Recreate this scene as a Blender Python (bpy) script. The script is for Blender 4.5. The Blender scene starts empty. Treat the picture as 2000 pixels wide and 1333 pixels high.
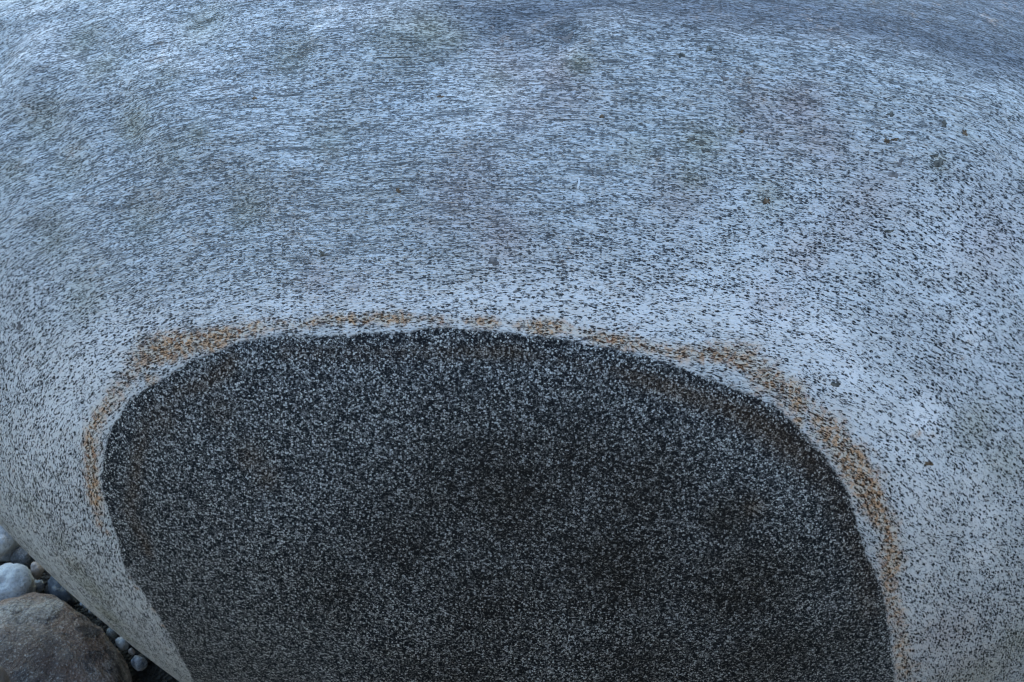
import bpy, math, random
import numpy as np
from mathutils import Vector, Matrix

random.seed(4)
RNG = np.random.default_rng(11)
S = bpy.context.scene
COL = S.collection

# ------------------------------------------------------------------ camera
PITCH = math.radians(42.0)
CAM = np.array([0.0, -1.62, 1.75])
LENS, SENSOR = 35.0, 36.0
cam_d = bpy.data.cameras.new('camera')
cam = bpy.data.objects.new('camera', cam_d)
COL.objects.link(cam)
cam.location = CAM
cam.rotation_euler = (math.pi / 2 - PITCH, 0, 0)
cam_d.lens, cam_d.sensor_width = LENS, SENSOR
cam_d.clip_start, cam_d.clip_end = 0.05, 2000
cam_d.dof.use_dof = True
cam_d.dof.focus_distance = 1.18
cam_d.dof.aperture_fstop = 11.0
S.camera = cam

# ------------------------------------------------------------------ sky and light
world = bpy.data.worlds.new('World')
S.world = world
world.use_nodes = True
wn = world.node_tree
wn.nodes.clear()
sky = wn.nodes.new('ShaderNodeTexSky')
sky.sky_type = 'NISHITA'
sky.sun_disc = False
SUN_EL, SUN_AZ = math.radians(30), math.radians(8)
sky.sun_elevation = SUN_EL
sky.sun_rotation = SUN_AZ
sky.altitude = 0
sky.air_density = 1.5
sky.dust_density = 0.0
sky.ozone_density = 2.4
bg = wn.nodes.new('ShaderNodeBackground')
bg.inputs['Strength'].default_value = 0.15
wo = wn.nodes.new('ShaderNodeOutputWorld')
wn.links.new(sky.outputs[0], bg.inputs[0])
wn.links.new(bg.outputs[0], wo.inputs[0])

sun_d = bpy.data.lights.new('sun', 'SUN')
sun_d.energy = 0.5
sun_d.angle = math.radians(20)
sun_d.color = (1.0, 0.97, 0.93)
sun = bpy.data.objects.new('sun', sun_d)
COL.objects.link(sun)
sd = Vector((math.sin(SUN_AZ) * math.cos(SUN_EL), math.cos(SUN_AZ) * math.cos(SUN_EL), math.sin(SUN_EL)))
sun.rotation_euler = (-sd).to_track_quat('-Z', 'Y').to_euler()
sun.location = sd * 30

S.view_settings.view_transform = 'Standard'
S.view_settings.look = 'None'
S.view_settings.exposure = 2.56
S.view_settings.gamma = 1.0
S.view_settings.use_curve_mapping = False
S.render.engine = 'CYCLES'
S.cycles.max_bounces = 5
S.cycles.filter_width = 1.15

# ------------------------------------------------------------------ pixel helpers (the photograph is 2000 x 1333)
FPX = 2000 * LENS / SENSOR
FWD = np.array([0, math.cos(PITCH), -math.sin(PITCH)])
UPV = np.array([0, math.sin(PITCH), math.cos(PITCH)])
RGT = np.array([1.0, 0, 0])


def ray(px, py):
    px, py = np.asarray(px, float), np.asarray(py, float)
    return (FWD + ((px - 1000) / FPX)[..., None] * RGT - ((py - 666.5) / FPX)[..., None] * UPV)


def on_ground(px, py, z=0.0):
    d = ray(px, py)
    t = (z - CAM[2]) / d[..., 2]
    return CAM + d * t[..., None], t


# ------------------------------------------------------------------ smooth value noise on numpy points
_TAB = RNG.random((64, 64, 64)).astype(np.float32)


def vnoise(p):
    i = np.floor(p).astype(np.int64)
    f = p - i
    f = f * f * (3 - 2 * f)
    i0, i1 = i & 63, (i + 1) & 63
    r = 0
    for a in (0, 1):
        ia = (i1 if a else i0)[:, 0]
        wa = f[:, 0] if a else 1 - f[:, 0]
        for b in (0, 1):
            ib = (i1 if b else i0)[:, 1]
            wb = f[:, 1] if b else 1 - f[:, 1]
            for c in (0, 1):
                ic = (i1 if c else i0)[:, 2]
                wc = f[:, 2] if c else 1 - f[:, 2]
                r = r + wa * wb * wc * _TAB[ia, ib, ic]
    return r - 0.5


def fbm(p, octv=3):
    r, a = 0, 1.0
    for k in range(octv):
        r = r + a * vnoise(p + 7.3 * k)
        p = p * 2.03
        a *= 0.5
    return r


def sstep(a, b, x):
    t = np.clip((x - a) / (b - a), 0, 1)
    return t * t * (3 - 2 * t)


# ------------------------------------------------------------------ the boulder's shape
BC = np.array([0.180, -0.050, 0.322])
BR = np.array([1.169, 0.927, 1.027])
BACK = 0.62                   # reach of the far side
BP, TAPER = 2.133, 0.519      # superellipsoid power; the rock is wider towards its top


def base_r(d):
    r = np.ones(d.shape[:-1])
    for _ in range(9):
        q = d * r[..., None]
        w = np.clip(1 + TAPER * q[..., 2] / BR[2], 0.3, 2)
        f = (np.abs(q[..., 0] / (BR[0] * w)) ** BP + np.abs(q[..., 1] / np.where(q[..., 1] > 0, BACK, BR[1])) ** BP + np.abs(q[..., 2] / BR[2]) ** BP) ** (1 / BP)
        r = r / f
    return r


def trace_base(px, py):
    d = ray(px, py)
    t = np.linspace(0.6, 3, 700)
    p = CAM + d[..., None, :] * t[:, None]
    q = p - BC
    L = np.linalg.norm(q, axis=-1)
    f = L - base_r(q / L[..., None])
    hit = f < 0
    ok = hit.any(-1)
    k = np.maximum(hit.argmax(-1), 1)
    ii = np.indices(k.shape)
    f0 = np.take_along_axis(f, (k - 1)[..., None], -1)[..., 0]
    f1 = np.take_along_axis(f, k[..., None], -1)[..., 0]
    tt = t[k - 1] + (t[k] - t[k - 1]) * f0 / (f0 - f1)
    best = np.where(ok, tt, t[f.argmin(-1)])
    return CAM + d * best[..., None], best


# the crest across the upper right of the rock, beyond which the top flattens
CREST = np.array([(560, 62), (700, 68), (860, 66), (960, 84), (1060, 86), (1140, 72), (1230, 66), (1400, 88), (1600, 128), (1800, 158), (2000, 188), (2150, 208)], float)
cr3, _ = trace_base(CREST[:, 0], CREST[:, 1])
cr_o = np.argsort(cr3[:, 0])
CRX, CRY = cr3[cr_o, 0], cr3[cr_o, 1]

# shallow hollows and bumps (px, py, radius px, depth m)
DENTS = [(150, 75, 45, .006), (215, 125, 40, .005), (70, 235, 55, .007), (235, 250, 50, .008), (120, 330, 40, .005),
         (560, 100, 38, .006), (385, 35, 50, .005), (880, 62, 60, .004), (1000, 74, 70, .006), (780, 60, 50, -.008),
         (300, 180, 70, -.006), (430, 250, 60, -.004), (470, 410, 50, .004), (640, 270, 45, .004), (100, 470, 50, .004),
         (180, 580, 50, .003), (1105, 68, 20, .006), (1180, 75, 40, -.004), (690, 130, 60, -.003), (560, 330, 60, -.004),
         (270, 430, 50, .004), (60, 130, 50, -.006), (330, 320, 55, -.004), (800, 150, 60, .004), (1130, 110, 60, -.003)]
dn3, dnt = trace_base(np.array([d[0] for d in DENTS]), np.array([d[1] for d in DENTS]))


def surface(dirs):
    """Points of the finished surface along unit directions from the boulder's centre."""
    r = base_r(dirs)
    p = BC + dirs * r[:, None]
    disp = 0.020 * fbm(p * 2.6 + 3.1, 2) * sstep(0.45, 0.95, p[:, 2])
    left = sstep(0.5, -0.5, p[:, 0]) * sstep(-0.75, -0.2, p[:, 1])
    top = sstep(0.75, 1.1, p[:, 2])
    q = p * np.array([7, 13, 9])
    rough = 0.25 + 0.75 * left
    disp = disp + rough * top * 0.016 * fbm(q, 3)
    disp = disp + rough * top * 0.0050 * fbm(p * np.array([28, 48, 34]), 2)
    disp = disp + 0.0012 * fbm(p * 30, 2)
    # beyond the crest the rock drops a little and then flattens
    yc = np.interp(p[:, 0], CRX, CRY)
    fade = sstep(-0.45, 0.05, p[:, 0])
    s = p[:, 1] - yc
    disp = disp + top * fade * (0.005 * np.exp(-(s / 0.055) ** 2) * sstep(0.05, .5, p[:, 0]) - 0.045 * sstep(-0.01, 0.22, s) + 0.020 * sstep(0.30, 0.6, s))
    for (px, py, rp, dep), c, t in zip(DENTS, dn3, dnt):
        R = rp * t / FPX * np.array([1.3, 1.8, 1.2])
        e = np.sum(((p - c) / R) ** 2, axis=1)
        m = e < 9
        disp[m] -= 1.4 * dep * np.exp(-e[m])
    return p + dirs * disp[:, None]


# foliation / inclusion axis: the rock's normal in the middle of the dark inclusion
ctr, _ = trace_base(np.array([960.0]), np.array([1120.0]))
nf = (ctr[0] - BC) / BR ** 2
nf /= np.linalg.norm(nf)
ea = np.cross([0, 0, 1], nf); ea /= np.linalg.norm(ea)
if ea[0] < 0: ea = -ea
eb = np.cross(nf, ea)
if eb[2] < 0: eb = -eb

# the foliation planes dip away from the viewer
nl = np.array([-0.03, -0.97, -0.20]); nl /= np.linalg.norm(nl)
fa = np.cross([0, 0, 1], nl); fa /= np.linalg.norm(fa)
fb = np.cross(nl, fa)

# grid of directions: dense front patch, closed by rings towards the back
front = CAM - BC
front = np.array([-0.05, -0.62, 0.78]); front /= np.linalg.norm(front)
f1 = np.cross(front, [0, 0, 1]); f1 /= np.linalg.norm(f1)
if f1[0] < 0: f1 = -f1
f2 = np.cross(front, f1)
if f2[2] < 0: f2 = -f2
NU, NV = 880, 660
au = np.linspace(-math.radians(68), math.radians(68), NU)
av = np.linspace(-math.radians(66), math.radians(62), NV)
A, B = np.meshgrid(au, av)
D = front + np.tan(A)[..., None] * f1 + np.tan(B)[..., None] * f2
D /= np.linalg.norm(D, axis=-1, keepdims=True)
idx = np.arange(NU * NV).reshape(NV, NU)
dirs = [D.reshape(-1, 3)]
q = np.stack([idx[:-1, :-1], idx[:-1, 1:], idx[1:, 1:], idx[1:, :-1]], -1).reshape(-1, 4)
quads = [q]
loop = np.concatenate([idx[0, :-1], idx[:-1, -1], idx[-1, :0:-1], idx[:0:-1, 0]])
ld = dirs[0][loop]
prev, base = loop, NU * NV
cosw = np.clip(ld @ (-front), -1, 1)
om = np.arccos(cosw)
NR = 22
for k in range(1, NR + 1):
    f = k / (NR + 0.35)
    w0, w1 = np.sin((1 - f) * om) / np.sin(om), np.sin(f * om) / np.sin(om)
    nd = ld * w0[:, None] + (-front) * w1[:, None]
    dirs.append(nd)
    cur = np.arange(base, base + len(loop)); base += len(loop)
    quads.append(np.stack([np.roll(prev, -1), prev, cur, np.roll(cur, -1)], -1))
    prev = cur
dirs = np.concatenate(dirs)
quads = np.concatenate(quads)
verts = surface(dirs)

# ------------------------------------------------------------------ where the rock changes: traced on the surface itself
EDGE = [(379, 1333), (363, 1298), (344, 1266), (326, 1232), (310, 1205), (291, 1173), (265, 1139), (244, 1107), (230, 1059), (217, 1006),
        (205, 970), (201, 935), (206, 895), (210, 860), (222, 830), (247, 791), (285, 756), (327, 735), (380, 702), (432, 683), (467, 668),
        (537, 654), (625, 655), (712, 650), (790, 645), (860, 640), (930, 642), (980, 648), (1040, 655), (1095, 662), (1150, 673), (1210, 686),
        (1260, 697), (1300, 707), (1387, 737), (1447, 762), (1510, 788), (1562, 840), (1610, 890), (1650, 952), (1670, 1010), (1682, 1060),
        (1706, 1112), (1723, 1165), (1733, 1220), (1742, 1270), (1748, 1333), (1735, 1410), (1600, 1470), (1200, 1500), (800, 1490), (480, 1430)]
e3, _ = trace_base(np.array([e[0] for e in EDGE], float), np.array([e[1] for e in EDGE], float))
E2 = np.stack([(e3 - BC) @ ea, (e3 - BC) @ eb], -1)
V2 = np.stack([(verts - BC) @ ea, (verts - BC) @ eb], -1)
Vn = (verts - BC) @ nf


def poly_sd(P, poly):
    d = np.full(len(P), 1e9)
    ins = np.zeros(len(P), bool)
    for i in range(len(poly)):
        a, b = poly[i], poly[(i + 1) % len(poly)]
        ab = b - a
        t = np.clip(((P - a) @ ab) / (ab @ ab), 0, 1)
        dd = np.sum((P - a - t[:, None] * ab) ** 2, 1)
        d = np.minimum(d, dd)
        c = ((a[1] > P[:, 1]) != (b[1] > P[:, 1]))
        with np.errstate(divide='ignore', invalid='ignore'):
            xx = a[0] + (P[:, 1] - a[1]) / (b[1] - a[1]) * (b[0] - a[0])
        ins ^= c & (P[:, 0] < xx)
    d = np.sqrt(d)
    return np.where(ins, -d, d)


rim = poly_sd(V2, E2)
rim = np.where(Vn < 0.15, np.maximum(rim, 0.05) + 0.3, rim)
rim = rim + 0.0045 * fbm(verts * 22, 3)


def field(blobs, zs=1.7):
    """A soft field built from marks on the rock: (px, py, radius px, strength)."""
    out = np.zeros(len(verts))
    P, t = trace_base(np.array([b[0] for b in blobs], float), np.array([b[1] for b in blobs], float))
    for b, c, tt in zip(blobs, P, t):
        R = 1.2 * b[2] * tt / FPX
        e = np.sum(((verts - c) / R) ** 2, 1)
        m = e < 6
        out[m] = np.maximum(out[m], b[3] * np.exp(-e[m]))
    return out


def band(pts, n=6):
    """Marks strung along a line of (px, py, radius, strength)."""
    r = []
    for a, b in zip(pts[:-1], pts[1:]):
        for k in range(n):
            f = k / n
            r.append(tuple(a[i] + (b[i] - a[i]) * f for i in range(4)))
    r.append(pts[-1])
    return r


RUST = (band([(195, 1020, 14, .7), (186, 950, 18, .9), (178, 890, 17, .9), (178, 845, 16, .8), (205, 800, 18, .6), (232, 765, 22, .7), (262, 725, 26, .7), (290, 690, 30, .8),
              (335, 678, 28, .9), (390, 666, 24, .9), (425, 660, 22, 1.0), (460, 645, 18, .7), (520, 638, 14, .5), (590, 634, 12, .6), (640, 624, 13, 1.0), (740, 622, 12, 1.0),
              (820, 624, 11, .8), (900, 628, 11, .6), (950, 630, 12, .9), (1000, 634, 10, .5), (1062, 640, 16, .9), (1095, 638, 12, .9), (1140, 652, 12, .5), (1180, 664, 16, .8),
              (1240, 675, 18, .75), (1300, 688, 18, .6), (1345, 690, 20, .7), (1400, 690, 22, .8), (1460, 705, 24, .8), (1510, 745, 28, .7), (1550, 775, 32, .7), (1590, 815, 32, .6),
              (1630, 865, 30, .75), (1660, 895, 30, .9), (1685, 945, 28, .9), (1708, 985, 26, .9), (1735, 1040, 20, .8), (1742, 1090, 22, .7), (1735, 1140, 20, .65), (1750, 1200, 20, .6),
              (1758, 1260, 20, .6), (1770, 1340, 22, .65)], 4)
        + [(300, 745, 16, .9), (1895, 668, 6, .6), (1790, 845, 9, .9), (1818, 852, 7, .7), (1880, 700, 5, .6), (1560, 825, 14, 1.0), (1448, 712, 14, 1.0), (415, 672, 14, 1.1), (956, 631, 10, 1.3), (300, 1150, 8, .6), (318, 1190, 9, .7), (285, 1155, 9, .6), (212, 1040, 10, .6), (255, 1128, 8, .5), (268, 1150, 9, .6), (302, 1192, 9, .6), (320, 1224, 10, .6), (335, 1255, 8, .4)])
BROWN = (band([(455, 700, 14, .7), (440, 725, 16, .8), (400, 750, 16, .7), (350, 765, 16, .5), (290, 830, 18, .5), (272, 890, 14, .8), (268, 930, 13, .9), (255, 1000, 16, .6), (285, 1060, 14, .7), (290, 1080, 10, .9)], 4)
         + band([(560, 690, 14, .5), (680, 690, 14, .4), (760, 688, 12, .5), (860, 690, 12, .5), (935, 688, 12, .8), (1000, 688, 14, .8), (1060, 700, 10, .3), (1200, 722, 12, .5), (1240, 738, 16, .8), (1300, 755, 18, .9), (1360, 775, 18, .8), (1420, 795, 20, .8),
                 (1470, 820, 26, .9), (1520, 850, 28, .9), (1580, 900, 28, .8), (1620, 950, 22, .6), (1655, 1020, 22, .5), (1690, 1110, 26, .5), (1700, 1190, 24, .5)], 4)
         + [(490, 890, 26, .6), (520, 930, 24, .6), (480, 905, 16, .5), (1470, 990, 18, .8), (430, 800, 30, .4), (320, 815, 34, .5)])
STAIN = [(1420, 1010, 60, .8), (1000, 970, 150, .75), (880, 960, 110, .6), (1120, 900, 110, .6), (1250, 960, 110, .7), (800, 1060, 120, .55), (1200, 1110, 150, .75), (980, 1180, 150, .6), (660, 1150, 100, .45), (1450, 1150, 120, .75), (1500, 1280, 110, .65), (1250, 1300, 150, .55), (900, 1320, 150, .5), (1640, 1250, 70, .5)]
EDGEDARK = (band([(700, 668, 14, .8), (860, 655, 16, .9), (960, 662, 14, .8), (1040, 668, 14, .6), (1180, 695, 12, .5), (1300, 722, 12, .7), (1400, 756, 14, .8), (1470, 788, 18, .9), (1530, 840, 22, 1.), (1580, 890, 24, 1.), (1620, 935, 24, 1.), (1650, 990, 22, 1.), (1664, 1040, 18, .9), (1676, 1090, 16, .7), (1700, 1150, 14, .6)], 4)
            + band([(240, 1090, 12, .5), (222, 1010, 12, .7), (214, 950, 14, .9), (220, 880, 16, .8), (240, 830, 16, .6), (300, 765, 14, .5)], 4))
BLEACH = (band([(60, 900, 70, .4), (110, 800, 80, .6), (170, 720, 70, .8), (240, 650, 50, .8), (340, 620, 40, .8), (480, 605, 38, .7), (620, 600, 34, .9), (800, 590, 40, .9), (960, 585, 50, .9), (1100, 600, 55, .9), (1250, 620, 60, .8), (1400, 600, 70, .8), (1580, 660, 80, 1.), (1700, 790, 60, .8), (1760, 880, 60, .8), (1800, 960, 60, .8), (1800, 1060, 50, .5), (1790, 1180, 50, .5)], 3)
          + [(1620, 660, 40, 1.3), (1660, 730, 40, 1.2), (1800, 815, 44, 1.4), (1900, 940, 40, .8), (1920, 1010, 36, .9), (1480, 590, 50, .9), (1560, 510, 40, .7), (740, 555, 36, .8), (1000, 545, 40, .8), (1900, 650, 40, .6), (1910, 1080, 30, .9), (1130, 560, 40, .8), (1850, 500, 70, .5)])
PINK = [(1090, 140, 44, .9), (1010, 130, 60, .6), (1100, 180, 60, .6), (1020, 220, 50, .5), (930, 330, 60, .5), (900, 380, 60, .6), (960, 420, 40, .6), (980, 460, 50, .7), (900, 420, 40, .5), (840, 430, 30, .4), (1560, 215, 48, .9), (1510, 240, 60, .6), (1600, 270, 50, .7),
        (1480, 200, 40, .5), (1330, 390, 50, .5), (1620, 300, 40, .6), (1700, 380, 60, .5), (1650, 430, 50, .4), (620, 545, 30, .5), (690, 560, 24, .4), (1940, 470, 60, .5), (1500, 590, 40, .4), (1570, 500, 40, .5), (1840, 1240, 60, .5), (1880, 1300, 60, .4), (440, 690, 18, .4)]
OLIVE = [(150, 72, 30, .9), (190, 120, 34, .7), (385, 35, 40, .7), (70, 240, 40, .7), (250, 245, 34, .8), (120, 330, 40, .5), (560, 105, 34, .8), (840, 60, 44, .8), (880, 66, 30, .8), (780, 75, 50, .5), (1130, 125, 24, .9), (970, 150, 30, .5), (470, 412, 34, .7), (385, 262, 22, .6),
         (640, 275, 34, .5), (100, 470, 40, .5), (165, 585, 36, .5), (270, 435, 36, .5), (1370, 280, 34, .8), (1350, 345, 26, .6), (1500, 385, 28, .6), (1250, 290, 30, .4), (1430, 255, 12, .8), (1830, 320, 18, .7), (1880, 265, 16, .5), (20, 330, 36, .5), (330, 150, 30, .4), (1900, 830, 40, .6), (1960, 900, 40, .5), (1910, 1320, 60, .6), (1990, 1250, 50, .7), (340, 300, 30, .4),
         (180, 1150, 40, .8), (210, 1200, 34, .9), (150, 1110, 30, .7), (120, 1060, 26, .5), (240, 1240, 30, .7), (270, 1290, 26, .5), (60, 990, 30, .4), (1980, 40, 14, .8)]
FRESH = band([(0, 990, 40, .8), (70, 1060, 36, .9), (140, 1140, 34, 1.), (200, 1215, 32, 1.), (260, 1275, 30, .9), (320, 1330, 24, .7)], 4)
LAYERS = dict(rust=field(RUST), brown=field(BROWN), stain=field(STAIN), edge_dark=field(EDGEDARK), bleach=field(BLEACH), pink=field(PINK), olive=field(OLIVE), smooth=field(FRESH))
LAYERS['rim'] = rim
# how far the foliation is cut across into fine streaks: the rock's top, most on the left
LAYERS['foliated'] = np.clip(sstep(1.04, 1.22, verts[:, 2] + 0.13 * sstep(0.35, -0.4, verts[:, 0]) + 0.05 * fbm(verts * 4, 2)), 0, 1)
# smooth rock beyond the crest; grazing-angle shade and sky blue go into its colour
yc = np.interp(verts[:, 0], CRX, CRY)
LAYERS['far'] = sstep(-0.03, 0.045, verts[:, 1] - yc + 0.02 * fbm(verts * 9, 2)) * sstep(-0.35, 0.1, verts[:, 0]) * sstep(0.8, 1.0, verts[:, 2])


# ------------------------------------------------------------------ materials
class NT:
    """A small wrapper for wiring shader nodes."""

    def __init__(self, name):
        self.m = bpy.data.materials.new(name)
        self.m.use_nodes = True
        self.t = self.m.node_tree
        self.t.nodes.clear()
        self.out = self.t.nodes.new('ShaderNodeOutputMaterial')
        self.b = self.t.nodes.new('ShaderNodeBsdfPrincipled')
        self.t.links.new(self.b.outputs[0], self.out.inputs[0])

    def put(self, sock, v):
        if v is None:
            return
        if hasattr(v, 'is_output'):
            self.t.links.new(v, sock)
        else:
            if sock.type == 'RGBA' and len(v) == 3:
                v = (*v, 1)
            sock.default_value = v

    def math(self, op, a, b=None, c=None, clamp=False):
        n = self.t.nodes.new('ShaderNodeMath'); n.operation = op; n.use_clamp = clamp
        for i, v in enumerate((a, b, c)):
            self.put(n.inputs[i], v)
        return n.outputs[0]

    def vmath(self, op, a, b=None):
        n = self.t.nodes.new('ShaderNodeVectorMath'); n.operation = op
        self.put(n.inputs[0], a); self.put(n.inputs[1], b)
        return n.outputs['Value' if op in ('DOT_PRODUCT', 'LENGTH') else 'Vector']

    def xyz(self, x, y, z):
        n = self.t.nodes.new('ShaderNodeCombineXYZ')
        for i, v in enumerate((x, y, z)):
            self.put(n.inputs[i], v)
        return n.outputs[0]

    def noise(self, vec, scale, detail=2.0, rough=0.5, dist=0.0):
        n = self.t.nodes.new('ShaderNodeTexNoise')
        self.put(n.inputs['Vector'], vec)
        n.inputs['Scale'].default_value = scale
        n.inputs['Detail'].default_value = detail
        n.inputs['Roughness'].default_value = rough
        n.inputs['Distortion'].default_value = dist
        return n.outputs['Fac']

    def voro(self, vec, scale, rnd=1.0, feature='F1'):
        n = self.t.nodes.new('ShaderNodeTexVoronoi'); n.feature = feature
        self.put(n.inputs['Vector'], vec)
        n.inputs['Scale'].default_value = scale
        n.inputs['Randomness'].default_value = rnd
        return n.outputs

    def sep(self, col):
        n = self.t.nodes.new('ShaderNodeSeparateColor'); self.put(n.inputs[0], col)
        return n.outputs

    def ramp(self, x, a, b, lo=0.0, hi=1.0):
        n = self.t.nodes.new('ShaderNodeMapRange'); n.interpolation_type = 'SMOOTHSTEP'
        for k, v in (('Value', x), ('From Min', a), ('From Max', b), ('To Min', lo), ('To Max', hi)):
            self.put(n.inputs[k], v)
        return n.outputs[0]

    def mix(self, f, a, b, mode='MIX'):
        n = self.t.nodes.new('ShaderNodeMix'); n.data_type = 'RGBA'; n.blend_type = mode
        self.put(n.inputs[0], f); self.put(n.inputs[6], a); self.put(n.inputs[7], b)
        return n.outputs[2]

    def attr(self, name):
        n = self.t.nodes.new('ShaderNodeAttribute'); n.attribute_name = name
        return n.outputs['Fac']

    def coord(self):
        n = self.t.nodes.new('ShaderNodeTexCoord')
        return n.outputs['Object']

    def bump(self, h, dist, strength=1.0):
        n = self.t.nodes.new('ShaderNodeBump')
        n.inputs['Strength'].default_value = strength
        n.inputs['Distance'].default_value = dist
        self.put(n.inputs['Height'], h)
        self.t.links.new(n.outputs[0], self.b.inputs['Normal'])

    def finish(self, col, rough=0.8, spec=0.3):
        self.put(self.b.inputs['Base Color'], col)
        self.put(self.b.inputs['Roughness'], rough)
        self.put(self.b.inputs['Specular IOR Level'], spec)
        return self.m


def rock_material():
    n = NT('banded_granite')
    M, A = n.math, n.attr
    P = n.coord()
    qa = n.vmath('DOT_PRODUCT', P, tuple(ea)); qb = n.vmath('DOT_PRODUCT', P, tuple(eb)); qn = n.vmath('DOT_PRODUCT', P, tuple(nf))
    w1 = M('MULTIPLY', M('SUBTRACT', n.noise(P, 3.5, 2), 0.5), 0.016)
    w2 = M('MULTIPLY', M('SUBTRACT', n.noise(P, 26.0, 2), 0.5), 0.0022)
    fol = M('ADD', n.vmath('DOT_PRODUCT', P, tuple(nl)), M('ADD', w1, w2))
    fol = M('SUBTRACT', fol, M('MULTIPLY', A('rim'), 0.75))   # the foliation bends round the inclusion
    fx = n.vmath('DOT_PRODUCT', P, tuple(fa)); fy = n.vmath('DOT_PRODUCT', P, tuple(fb))
    Q = n.xyz(fx, fy, M('MULTIPLY', fol, 1.7))
    QS = n.xyz(fx, fy, M('MULTIPLY', fol, 9.0))
    # pale host rock
    jit = n.t.nodes.new('ShaderNodeTexNoise'); n.put(jit.inputs['Vector'], Q); jit.inputs['Scale'].default_value = 420; jit.inputs['Detail'].default_value = 1.0
    jv = n.vmath('MULTIPLY', n.vmath('SUBTRACT', jit.outputs['Color'], (0.5, 0.5, 0.5)), (0.0052, 0.0052, 0.0052))
    QJ = n.vmath('ADD', Q, jv)
    clump = n.noise(Q, 34, 3.0, 0.6)
    fine = n.noise(Q, 90, 2.0, 0.6)
    big = n.noise(P, 9.0, 3.0, 0.55)
    fol_amt = A('foliated')
    # share of dark grains, varying in clumps, bands and stained areas
    den = M('ADD', 0.40, M('MULTIPLY', M('SUBTRACT', clump, 0.5), 1.0))
    den = M('ADD', den, M('MULTIPLY', M('SUBTRACT', fine, 0.5), 0.8))
    den = M('ADD', den, M('MULTIPLY', M('SUBTRACT', big, 0.5), 0.4))
    den = M('SUBTRACT', den, M('MULTIPLY', A('bleach'), 0.055))
    den = M('ADD', den, M('MULTIPLY', A('olive'), 0.14))
    den = M('ADD', den, M('MULTIPLY', A('pink'), 0.06))
    den = M('SUBTRACT', den, M('MULTIPLY', A('smooth'), 0.08))
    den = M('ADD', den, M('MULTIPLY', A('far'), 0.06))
    den = M('ADD', den, M('MULTIPLY', n.ramp(A('rust'), 0.2, 0.8), 0.26))
    v1 = n.voro(QJ, 185); v2 = n.voro(QJ, 340)
    r1, r2 = n.sep(v1['Color'])[0], n.sep(v2['Color'])[1]
    grain = n.sep(v2['Color'])[0]
    k1 = M('MULTIPLY', n.ramp(M('SUBTRACT', r1, den), -0.16, 0.02, 1.0, 0.0), n.ramp(v1['Distance'], 0.34, 0.56, 1.0, 0.0))
    k2 = M('MULTIPLY', n.ramp(M('SUBTRACT', r2, M('MULTIPLY', den, 0.8)), -0.12, 0.03, 1.0, 0.0), n.ramp(v2['Distance'], 0.38, 0.62, 0.85, 0.0))
    v0 = n.voro(QJ, 125); r0 = n.sep(v0['Color'])[2]
    k0 = M('MULTIPLY', n.ramp(M('SUBTRACT', r0, M('MULTIPLY', den, 0.28)), -0.04, 0.01, 1.0, 0.0), n.ramp(M('ADD', v0['Distance'], M('MULTIPLY', M('SUBTRACT', jit.outputs['Fac'], 0.5), 0.5)), 0.26, 0.42, 1.0, 0.0))
    flakes = M('MAXIMUM', k0, M('MAXIMUM', k1, k2))
    # thin drawn out mica streaks where the foliation is cut across
    s1 = n.noise(n.xyz(fx, fy, M('MULTIPLY', fol, 5.0)), 105, 3.0, 0.65)
    s2 = n.noise(n.xyz(fx, fy, M('MULTIPLY', fol, 9.0)), 32, 3.0, 0.6)
    thr = M('ADD', 0.39, M('MULTIPLY', fol_amt, 0.05))
    thr = M('ADD', thr, M('MULTIPLY', M('SUBTRACT', clump, 0.5), 0.16))
    thr = M('SUBTRACT', thr, M('MULTIPLY', A('bleach'), 0.02))
    thr = M('SUBTRACT', thr, M('MULTIPLY', A('smooth'), 0.05))
    streak = n.ramp(s1, M('SUBTRACT', thr, 0.07), M('ADD', thr, 0.03), M('SUBTRACT', 0.9, M('MULTIPLY', fol_amt, 0.15)), 0.0)
    streak = M('MAXIMUM', streak, M('MULTIPLY', n.ramp(s2, 0.30, 0.37, 1.0, 0.0), M('MULTIPLY', fol_amt, 0.9)))
    s3 = n.noise(n.xyz(M('MULTIPLY', fx, 15), M('MULTIPLY', fy, 15), M('MULTIPLY', fol, 330)), 1.0, 4.0, 0.66)
    s3m = M('MULTIPLY', n.ramp(s3, 0.37, 0.44, 0.8, 0.0), n.ramp(n.noise(n.xyz(fx, fy, M('MULTIPLY', fol, 3.0)), 26, 3.0), 0.40, 0.52))
    streak = M('MAXIMUM', streak, M('MULTIPLY', s3m, M('MULTIPLY', M('ADD', fol_amt, 0.12), 0.9)))
    dark = M('MAXIMUM', M('MULTIPLY', flakes, M('SUBTRACT', 1.0, M('MULTIPLY', fol_amt, 0.15))), streak)
    pale = n.mix(grain, (0.45, 0.445, 0.43), (0.66, 0.64, 0.615))
    pale = n.mix(M('MULTIPLY', n.ramp(big, 0.35, 0.65), 0.5), pale, (0.57, 0.55, 0.54))
    pale = n.mix(M('MULTIPLY', fol_amt, 0.25), pale, (0.42, 0.44, 0.43))
    pale = n.mix(M('MULTIPLY', A('far'), 0.9), pale, (0.085, 0.103, 0.13))  # shade and sky tint of the grazing slope, painted in
    pale = n.mix(n.math('MULTIPLY', n.ramp(n.noise(Q, 120, 3.0, 0.6), 0.50, 0.66), M('MULTIPLY', 0.45, M('SUBTRACT', 1.0, A('far')))), pale, (0.36, 0.38, 0.38))
    pale = n.mix(M('MULTIPLY', A('bleach'), 0.75, clamp=True), pale, (0.80, 0.755, 0.725))
    pale = n.mix(M('MULTIPLY', A('pink'), 0.75, clamp=True), pale, (0.46, 0.36, 0.34))
    pale = n.mix(M('MULTIPLY', A('olive'), 0.65, clamp=True), pale, (0.34, 0.32, 0.22))
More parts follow.
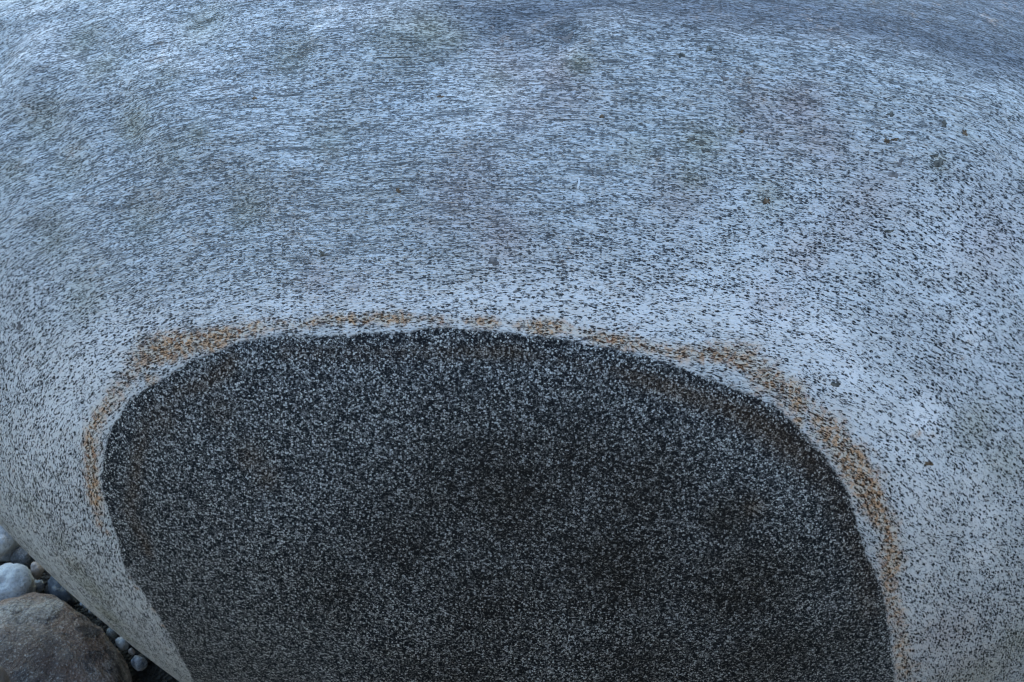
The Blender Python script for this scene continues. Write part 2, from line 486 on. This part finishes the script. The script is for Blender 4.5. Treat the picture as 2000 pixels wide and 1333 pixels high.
    rn = M('ADD', M('MULTIPLY', n.noise(P, 24, 2.0), 0.5), M('MULTIPLY', n.noise(P, 110, 3.0, 0.65), 0.5))
    rfac = n.ramp(M('ADD', A('rust'), M('MULTIPLY', M('SUBTRACT', rn, 0.5), 1.9)), 0.06, 0.85)
    rcol = n.mix(n.ramp(n.noise(P, 75, 3.0, 0.65), 0.46, 0.60), (0.56, 0.32, 0.17), (0.27, 0.10, 0.035))
    rcol = n.mix(n.ramp(n.noise(P, 150, 3.0, 0.6), 0.43, 0.55), rcol, (0.62, 0.51, 0.40))
    pale = n.mix(M('MULTIPLY', rfac, 0.95), pale, rcol)
    dcol = n.mix(rfac, (0.009, 0.011, 0.014), (0.035, 0.015, 0.006))
    dcol = n.mix(M('MULTIPLY', fol_amt, 0.2), dcol, (0.055, 0.062, 0.066))
    dcol = n.mix(A('olive'), dcol, (0.045, 0.046, 0.034))
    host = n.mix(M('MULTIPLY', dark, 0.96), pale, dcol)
    # dark inclusion
    I = n.xyz(qa, qb, M('MULTIPLY', qn, 1.3))
    IJ = n.vmath('ADD', I, n.vmath('MULTIPLY', jv, (0.8, 0.8, 0.8)))
    w = n.voro(IJ, 390); w2 = n.voro(IJ, 600)
    g1, g2 = n.sep(w['Color'])[0], n.sep(w2['Color'])[0]
    ic = n.noise(I, 60, 2.0)
    it = M('ADD', 0.37, M('MULTIPLY', M('SUBTRACT', ic, 0.5), 0.5))
    it = M('ADD', it, M('MULTIPLY', A('edge_dark'), 0.2))
    it = M('ADD', it, M('MULTIPLY', A('stain'), 0.21))
    l1 = M('MULTIPLY', n.ramp(M('SUBTRACT', g1, it), -0.05, 0.35), n.ramp(w['Distance'], 0.30, 0.62, 1.0, 0.0))
    l2 = M('MULTIPLY', n.ramp(M('SUBTRACT', g2, it), 0.0, 0.45, 0.0, 0.9), n.ramp(w2['Distance'], 0.35, 0.65, 1.0, 0.0))
    light = M('MAXIMUM', l1, l2)
    gp = n.mix(n.math('POWER', g1, 2.0), (0.17, 0.165, 0.16), (0.74, 0.72, 0.68))
    gp = n.mix(M('MULTIPLY', A('stain'), 0.85, clamp=True), gp, (0.125, 0.10, 0.074))
    gp = n.mix(M('MULTIPLY', A('brown'), 0.7, clamp=True), gp, (0.27, 0.18, 0.11))
    gd = n.mix(M('MULTIPLY', A('brown'), 0.8, clamp=True), (0.009, 0.010, 0.012), (0.026, 0.015, 0.008))
    gd = n.mix(M('MULTIPLY', A('stain'), 0.9, clamp=True), gd, (0.010, 0.007, 0.004))
    inc = n.mix(light, gd, gp)
    # ragged contact
    rj = M('ADD', A('rim'), M('MULTIPLY', M('SUBTRACT', n.noise(P, 120, 4.0, 0.7), 0.5), 0.012))
    e = n.ramp(rj, -0.0022, 0.0022)
    col = n.mix(e, inc, host)
    hgt = M('ADD', M('MULTIPLY', dark, -0.5), M('MULTIPLY', n.noise(Q, 130, 4.0, 0.65), M('ADD', 0.5, M('MULTIPLY', fol_amt, 0.9))))
    hin = M('ADD', M('MULTIPLY', light, 0.35), M('MULTIPLY', n.noise(P, 150, 4.0, 0.6), 0.5))
    hm = n.t.nodes.new('ShaderNodeMix'); hm.data_type = 'FLOAT'
    n.put(hm.inputs[0], e); n.put(hm.inputs[2], hin); n.put(hm.inputs[3], hgt)
    meso = M('MULTIPLY', n.noise(Q, 30, 3.0, 0.6), M('MULTIPLY', M('ADD', fol_amt, 0.15), M('MULTIPLY', e, 2.6)))
    n.bump(M('ADD', hm.outputs[0], meso), 0.0022, 1.0)
    return n.finish(col, 0.8, 0.12)


ROCK = rock_material()


# ------------------------------------------------------------------ objects
def new_obj(name, me, mat=None, parent=None):
    o = bpy.data.objects.new(name, me)
    COL.objects.link(o)
    if mat: me.materials.append(mat)
    if parent: o.parent = parent
    return o


def tag(o, label=None, cat=None, group=None, kind=None):
    for k, v in (('label', label), ('category', cat), ('group', group), ('kind', kind)):
        if v: o[k] = v
    return o


def mesh_np(name, V, Q, layers=None):
    me = bpy.data.meshes.new(name)
    n = Q.shape[1]
    me.vertices.add(len(V)); me.loops.add(Q.size); me.polygons.add(len(Q))
    me.vertices.foreach_set('co', np.ascontiguousarray(V, np.float32).ravel())
    me.loops.foreach_set('vertex_index', np.ascontiguousarray(Q, np.int32).ravel())
    me.polygons.foreach_set('loop_start', np.arange(0, Q.size, n, dtype=np.int32))
    me.polygons.foreach_set('use_smooth', np.ones(len(Q), bool))
    me.update(calc_edges=True)
    for k, v in (layers or {}).items():
        a = me.attributes.new(k, 'FLOAT', 'POINT')
        a.data.foreach_set('value', np.ascontiguousarray(v, np.float32))
    return me


BASE = np.array([BC[0], BC[1], 0.0])
boulder = bpy.data.objects.new('boulder', None)
COL.objects.link(boulder)
boulder.location = BASE
tag(boulder, 'huge smooth pale speckled granite boulder with a dark rounded patch ringed in rust', 'boulder')

# outward winding
fn = np.cross(verts[quads[:200, 1]] - verts[quads[:200, 0]], verts[quads[:200, 2]] - verts[quads[:200, 0]])
if np.mean(np.sum(fn * (verts[quads[:200, 0]] - BC), 1)) < 0: quads = quads[:, ::-1]
fr, fu = rim[quads].mean(1), LAYERS['rust'][quads].mean(1)
kind = np.where(fr < 0, 1, np.where((fu > 0.30) & (fr < 0.09), 2, 0))


def sub_mesh(name, sel, mat, label=None):
    Q = quads[sel]
    used = np.unique(Q)
    remap = np.zeros(len(verts), np.int64); remap[used] = np.arange(len(used))
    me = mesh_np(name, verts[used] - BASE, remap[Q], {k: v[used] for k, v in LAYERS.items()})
    o = new_obj(name, me, mat, boulder)
    if label: o['label'] = label
    return o


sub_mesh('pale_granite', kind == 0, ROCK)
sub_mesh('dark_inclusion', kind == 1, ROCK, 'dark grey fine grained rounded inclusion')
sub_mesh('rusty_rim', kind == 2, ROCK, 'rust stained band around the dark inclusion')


# thin crusts of lichen that follow the rock: (px, py, half width px, half height px, kind)
def crust_mat(name, c1, c2):
    n = NT(name)
    P = n.coord()
    return n.finish(n.mix(n.ramp(n.noise(P, 220, 3), 0.35, 0.65), c1, c2), 0.9, 0.15)


CRUST = [crust_mat('grey_lichen', (0.10, 0.095, 0.095), (0.20, 0.18, 0.17)), crust_mat('dark_lichen', (0.05, 0.05, 0.045), (0.14, 0.13, 0.11)),
         crust_mat('brown_lichen', (0.06, 0.04, 0.025), (0.16, 0.11, 0.07)), crust_mat('white_mark', (0.48, 0.48, 0.48), (0.60, 0.60, 0.60))]
SPOTS = [(1106, 68, 17, 9, 0), (1742, 342, 12, 8, 0), (1752, 322, 7, 8, 0), (578, 545, 14, 5, 0), (630, 495, 9, 7, 1), (965, 512, 9, 9, 0), (42, 638, 5, 9, 0), (491, 188, 5, 4, 2), (856, 183, 8, 4, 2),
         (780, 373, 6, 5, 2), (1414, 158, 8, 6, 0), (1383, 101, 6, 7, 1), (1328, 112, 9, 5, 1), (1832, 322, 11, 10, 1), (1820, 308, 7, 4, 1), (1370, 278, 10, 6, 1), (1382, 292, 9, 6, 1), (1352, 270, 8, 5, 1), (1450, 255, 5, 5, 2),
         (1730, 232, 9, 5, 1), (1835, 248, 9, 7, 1), (1876, 264, 6, 8, 2), (1724, 282, 6, 7, 2), (1740, 278, 6, 4, 2), (1500, 392, 7, 9, 2), (1588, 316, 6, 5, 1), (1175, 225, 7, 4, 2), (1737, 452, 11, 5, 1),
         (1130, 360, 4, 12, 3), (1808, 903, 9, 5, 2), (1632, 752, 8, 6, 1)]


def add_crust(name, px, py, hw, hh, mat):
    n, rings = 26, 3
    ph = random.random() * 9
    wob = [random.uniform(-.6, .6) for _ in range(n)]
    wob = [(wob[i - 1] + 2 * wob[i] + wob[(i + 1) % n]) / 3 for i in range(n)]
    pts = [(px, py, 1.0)]
    for k in range(1, rings + 1):
        for i in range(n):
            a = 2 * math.pi * i / n
            w = 1 + .16 * math.sin(2 * a + ph) + .10 * math.sin(3 * a + 2.1 * ph) + .07 * math.sin(7 * a + ph * 3.3) + wob[i]
            f = k / rings
            pts.append((px + hw * w * f * math.cos(a), py + hh * w * f * math.sin(a), 1 if k < rings else 0))
    pts = np.array(pts)
    P, _ = trace_base(pts[:, 0], pts[:, 1])
    d = (P - BC); L = np.linalg.norm(d, axis=1); d /= L[:, None]
    Sp = surface(d)
    nn = d / BR ** 2; nn /= np.linalg.norm(nn, axis=1)[:, None]
    V = Sp + nn * np.where(pts[:, 2] > 0, 0.0004, -0.0008)[:, None]
    o0 = V.mean(0)
    F = []
    for i in range(n):
        j = (i + 1) % n
        F.append((0, 1 + i, 1 + j))
        for k in range(rings - 1):
            F.append((1 + k * n + i, 1 + (k + 1) * n + i, 1 + (k + 1) * n + j, 1 + k * n + j))
    me = bpy.data.meshes.new(name)
    me.from_pydata([tuple(v) for v in (V - BASE)], [], F)
    me.polygons.foreach_set('use_smooth', [True] * len(F))
    me.update()
    return new_obj(name, me, mat, boulder)


for px, py, hw, hh, k in SPOTS:
    add_crust('white_mark' if k == 3 else 'lichen_patch', px, py, hw, hh, CRUST[k])


# ------------------------------------------------------------------ ground
def ground_material():
    n = NT('dark_beach_grit')
    P = n.coord()
    v = n.sep(n.voro(P, 120)['Color'])[0]
    c = n.mix(n.ramp(v, 0.2, 0.9), (0.004, 0.004, 0.004), (0.018, 0.017, 0.015))
    c = n.mix(n.ramp(n.noise(P, 3, 3), 0.4, 0.65), c, (0.008, 0.007, 0.006))
    zz = n.t.nodes.new('ShaderNodeSeparateXYZ'); n.put(zz.inputs[0], P)
    dry = n.mix(n.ramp(n.noise(P, 1.5, 4), 0.4, 0.6), (0.30, 0.235, 0.155), (0.21, 0.175, 0.11))
    c = n.mix(n.ramp(zz.outputs[2], 0.25, 1.2), c, dry)   # sandy tone of the added slope, for warm bounce onto the rock
    n.bump(n.voro(P, 120)['Distance'], 0.008, 1.0)
    return n.finish(c, 0.85, 0.2)


rr = [0] + list(np.geomspace(0.6, 400, 60))
gv, gf, NG = [(0, 0, 0)], [], 96
for r in rr[1:]:
    for i in range(NG):
        a = 2 * math.pi * i / NG
        x, y = r * math.cos(a), r * math.sin(a)
        # added slope behind the camera, out of view, blocks and warms low light
        t = min(max((r - 2.6) / 5.5, 0), 1); t = t * t * (3 - 2 * t)
        c = min(max((-math.sin(a) + 0.15) / 0.6, 0), 1); c = c * c * (3 - 2 * c)
        h = 7.5 * t * c * (1 + 0.15 * math.sin(5 * a + 1) + 0.08 * math.sin(11 * a))
        gv.append((x, y, 0.012 * math.sin(3.1 * x + 1) * math.cos(2.7 * y) + h))
for i in range(NG):
    j = (i + 1) % NG
    gf.append((0, 1 + i, 1 + j))
    for k in range(len(rr) - 2):
        gf.append((1 + k * NG + i, 1 + (k + 1) * NG + i, 1 + (k + 1) * NG + j, 1 + k * NG + j))
gm = bpy.data.meshes.new('beach')
gm.from_pydata(gv, [], gf); gm.update()
tag(new_obj('beach', gm, ground_material()), kind='structure')


def stone_material(name, c1, c2, c3, scale=60, spots=0.5):
    n = NT(name)
    P = n.coord()
    a = n.noise(P, scale * 0.35, 4, 0.6, 0.6)
    b = n.noise(P, scale * 2.5, 3, 0.65)
    c = n.mix(n.ramp(a, 0.36, 0.62), c1, c2)
    c = n.mix(M_ := n.math('MULTIPLY', n.ramp(b, 0.36, 0.50, 1, 0), spots), c, c3)
    n.bump(n.math('ADD', b, n.math('MULTIPLY', a, 1.5)), 0.003, 1.0)
    return n.finish(c, 0.75, 0.3)


MATS = {
    'white': stone_material('pale_stone', (0.27, 0.275, 0.28), (0.38, 0.38, 0.37), (0.15, 0.16, 0.165), 70, .6),
    'grey': stone_material('grey_stone', (0.16, 0.17, 0.17), (0.28, 0.29, 0.28), (0.08, 0.08, 0.08), 120, .7),
    'dark': stone_material('dark_stone', (0.05, 0.055, 0.06), (0.10, 0.11, 0.12), (0.30, 0.31, 0.32), 130, .6),
    'tan': stone_material('tan_stone', (0.27, 0.225, 0.195), (0.33, 0.285, 0.25), (0.18, 0.15, 0.13), 90, .3),
    'blue': stone_material('speckled_stone', (0.10, 0.12, 0.145), (0.40, 0.41, 0.42), (0.03, 0.035, 0.045), 150, .8),
    'slate': stone_material('slate_stone', (0.04, 0.046, 0.054), (0.075, 0.085, 0.095), (0.022, 0.025, 0.03), 60, .4),
}


def brown_material():
    n = NT('brown_stone')
    P = n.coord()
    a = n.noise(P, 9, 4, 0.6, 0.8)
    b = n.noise(P, 26, 4, 0.65, 0.4)
    f = n.noise(P, 230, 3, 0.65)
    rad = n.math('ADD', n.vmath('LENGTH', n.vmath('MULTIPLY', n.vmath('SUBTRACT', P, (0.03, 0.02, 0)), (1, 1.3, 0.3))), n.math('MULTIPLY', n.math('SUBTRACT', a, 0.5), 0.28))
    c = n.mix(n.ramp(a, 0.36, 0.64), (0.30, 0.265, 0.23), (0.165, 0.098, 0.066))
    c = n.mix(n.ramp(rad, 0.04, 0.15, 0.9, 0.0), c, (0.075, 0.042, 0.028))
    c = n.mix(n.ramp(rad, 0.17, 0.23, 0.0, 0.6), c, (0.16, 0.09, 0.06))
    c = n.mix(n.ramp(b, 0.50, 0.62), c, (0.05, 0.038, 0.036))
    c = n.mix(n.math('MULTIPLY', n.ramp(f, 0.40, 0.52, 1, 0), 0.6), c, (0.055, 0.045, 0.042))
    c = n.mix(n.math('MULTIPLY', n.ramp(f, 0.54, 0.66), 0.45), c, (0.40, 0.38, 0.35))
    n.bump(n.math('ADD', n.math('MULTIPLY', f, 0.35), n.math('MULTIPLY', n.noise(P, 40, 5, 0.65), 2.4)), 0.012, 1.0)
    return n.finish(c, 0.75, 0.3)


MATS['brown'] = brown_material()


def stone_mesh(name, radii, seed, sub=4, lump=0.16, power=2.3, fine=0.09):
    import bmesh
    bm = bmesh.new()
    bmesh.ops.create_icosphere(bm, subdivisions=sub, radius=1)
    d = np.array([v.co[:] for v in bm.verts])
    d /= np.linalg.norm(d, axis=1)[:, None]
    r = np.sum(np.abs(d) ** power, 1) ** (-1 / power)
    r = r * (1 + lump * fbm(d * 1.1 + seed * 3.7, 2) + fine * fbm(d * 3.2 + seed, 4))
    p = d * r[:, None] * np.array(radii)
    for v, c in zip(bm.verts, p):
        v.co = c
    for f in bm.faces: f.smooth = True
    me = bpy.data.meshes.new(name)
    bm.to_mesh(me); bm.free()
    return me


def stone(name, px, py, z, wpx, hpx, thick, rot, mat, label, cat, seed, group=None, sub=4, lump=0.45, tilt=(0, 0), power=2.3):
    """A stone whose middle is seen at px, py at height z; wpx, hpx are its half sizes in the photograph."""
    c, t = on_ground(np.array(px, float), np.array(py, float), z)
    sx = wpx * t / FPX
    sy = hpx * t / FPX / 0.87
    o = new_obj(name, stone_mesh(name, (sx, sy, thick), seed, sub, lump, power), MATS[mat])
    o.location = c
    o.rotation_euler = (tilt[0], tilt[1], math.radians(rot))
    return tag(o, label, cat, group)


stone('brown_stone', 62, 1350, 0.045, 218, 142, 0.10, -46, 'brown', 'large rounded brown stone beside the boulder in the bottom left corner', 'stone', 1, sub=6, lump=0.08, power=2.2)
stone('pale_cobble', 0, 1056, 0.05, 42, 33, 0.045, -12, 'white', 'pale grey cobble cut by the left edge, above the dark speckled pebble', 'cobble', 2, sub=5, lump=0.34, power=2.7)
stone('pale_cobble', 14, 1152, 0.04, 48, 46, 0.05, 30, 'white', 'pale bluish cobble touching the top of the brown stone', 'cobble', 3, sub=5, lump=0.34, power=2.6)
stone('dark_pebble', 43, 1090, 0.03, 20, 16, 0.022, -15, 'dark', 'small dark speckled pebble between the two pale cobbles and the boulder', 'pebble', 4)
stone('tan_pebble', 72, 1114, 0.03, 10, 14, 0.018, 15, 'tan', 'small tan pebble between the pale cobble and the boulder', 'pebble', 5)
stone('brown_pebble', 64, 1131, 0.015, 9, 9, 0.014, 0, 'tan', 'tiny brownish pebble just below the tan pebble', 'pebble', 6)
stone('grey_pebble', 75, 1143, 0.025, 9, 7, 0.014, 10, 'white', 'tiny pale pebble at the top rim of the brown stone', 'pebble', 7)
stone('slate_wedge', 118, 1158, 0.03, 34, 13, 0.03, -42, 'slate', 'dark blue slate wedge stuck in the gap between brown stone and boulder', 'stone', 8, power=2.8)
stone('grey_pebble', 219, 1238, 0.03, 10, 8, 0.013, -30, 'grey', 'small greenish grey pebble in the gap, above the white pebble', 'pebble', 9)
stone('white_pebble', 239, 1257, 0.03, 14, 8, 0.013, -48, 'white', 'long white pebble wedged in the gap beside the brown stone', 'pebble', 10)
stone('tan_pebble', 257, 1274, 0.03, 7, 5, 0.009, -50, 'tan', 'tiny tan pebble between the white and the blue speckled pebble', 'pebble', 11)
stone('speckled_pebble', 270, 1295, 0.03, 14, 11, 0.016, -40, 'blue', 'blue and white speckled pebble lowest in the gap', 'pebble', 12)
for k, (px, py, w) in enumerate([(161, 1180, 5), (168, 1186, 4), (178, 1195, 5), (193, 1209, 3)]):
    stone('crack_pebble', px, py, 0.03, w, w * .75, 0.006, -40, 'white' if k < 3 else 'grey', ['tiny pale pebble in the dark gap, uppermost of four just below the slate wedge', 'tiny pale pebble in the dark gap, second of four below the slate wedge', 'tiny pale pebble in the dark gap, third of four below the slate wedge', 'tiny grey pebble in the dark gap, lowest of four below the slate wedge'][k], 'pebble', 20 + k, group='tiny pebbles in the gap', sub=3)
stone('corner_stone', -14, 1338, 0.19, 28, 30, 0.05, 20, 'tan', 'small brownish stone cut off by the bottom left corner', 'stone', 30)

# loose gravel around the boulder's foot, on past the frame
gm_v, gm_f = [], []
src = stone_mesh('pebble', (1, 1, .7), 40, 2)
sv = np.array([v.co[:] for v in src.vertices]); sf = [tuple(p.vertices) for p in src.polygons]
bpy.data.meshes.remove(src)
cnt = 0
while cnt < 2600:
    x, y = RNG.uniform(-2.6, 2.8), RNG.uniform(-2.4, 1.6)
    if ((x - BC[0]) / 0.93) ** 2 + (y / 0.93) ** 2 < 1: continue
    s = RNG.uniform(0.006, 0.02)
    a = RNG.uniform(0, 6.28)
    R = np.array([[math.cos(a), -math.sin(a), 0], [math.sin(a), math.cos(a), 0], [0, 0, 1]])
    v = (sv * s * np.array([1.3, RNG.uniform(.7, 1.1), .8])) @ R.T + np.array([x, y, s * 0.2])
    b = len(gm_v) * len(sv)
    gm_v.append(v); gm_f += [tuple(i + b for i in f) for f in sf]
    cnt += 1
gme = bpy.data.meshes.new('gravel')
gme.from_pydata(np.concatenate(gm_v).tolist(), [], gm_f); gme.update()
tag(new_obj('gravel', gme, stone_material('wet_gravel', (0.012, 0.013, 0.014), (0.035, 0.036, 0.036), (0.07, 0.07, 0.068), 40, .4)), 'dark fine gravel around the foot of the boulder', 'gravel', kind='stuff')
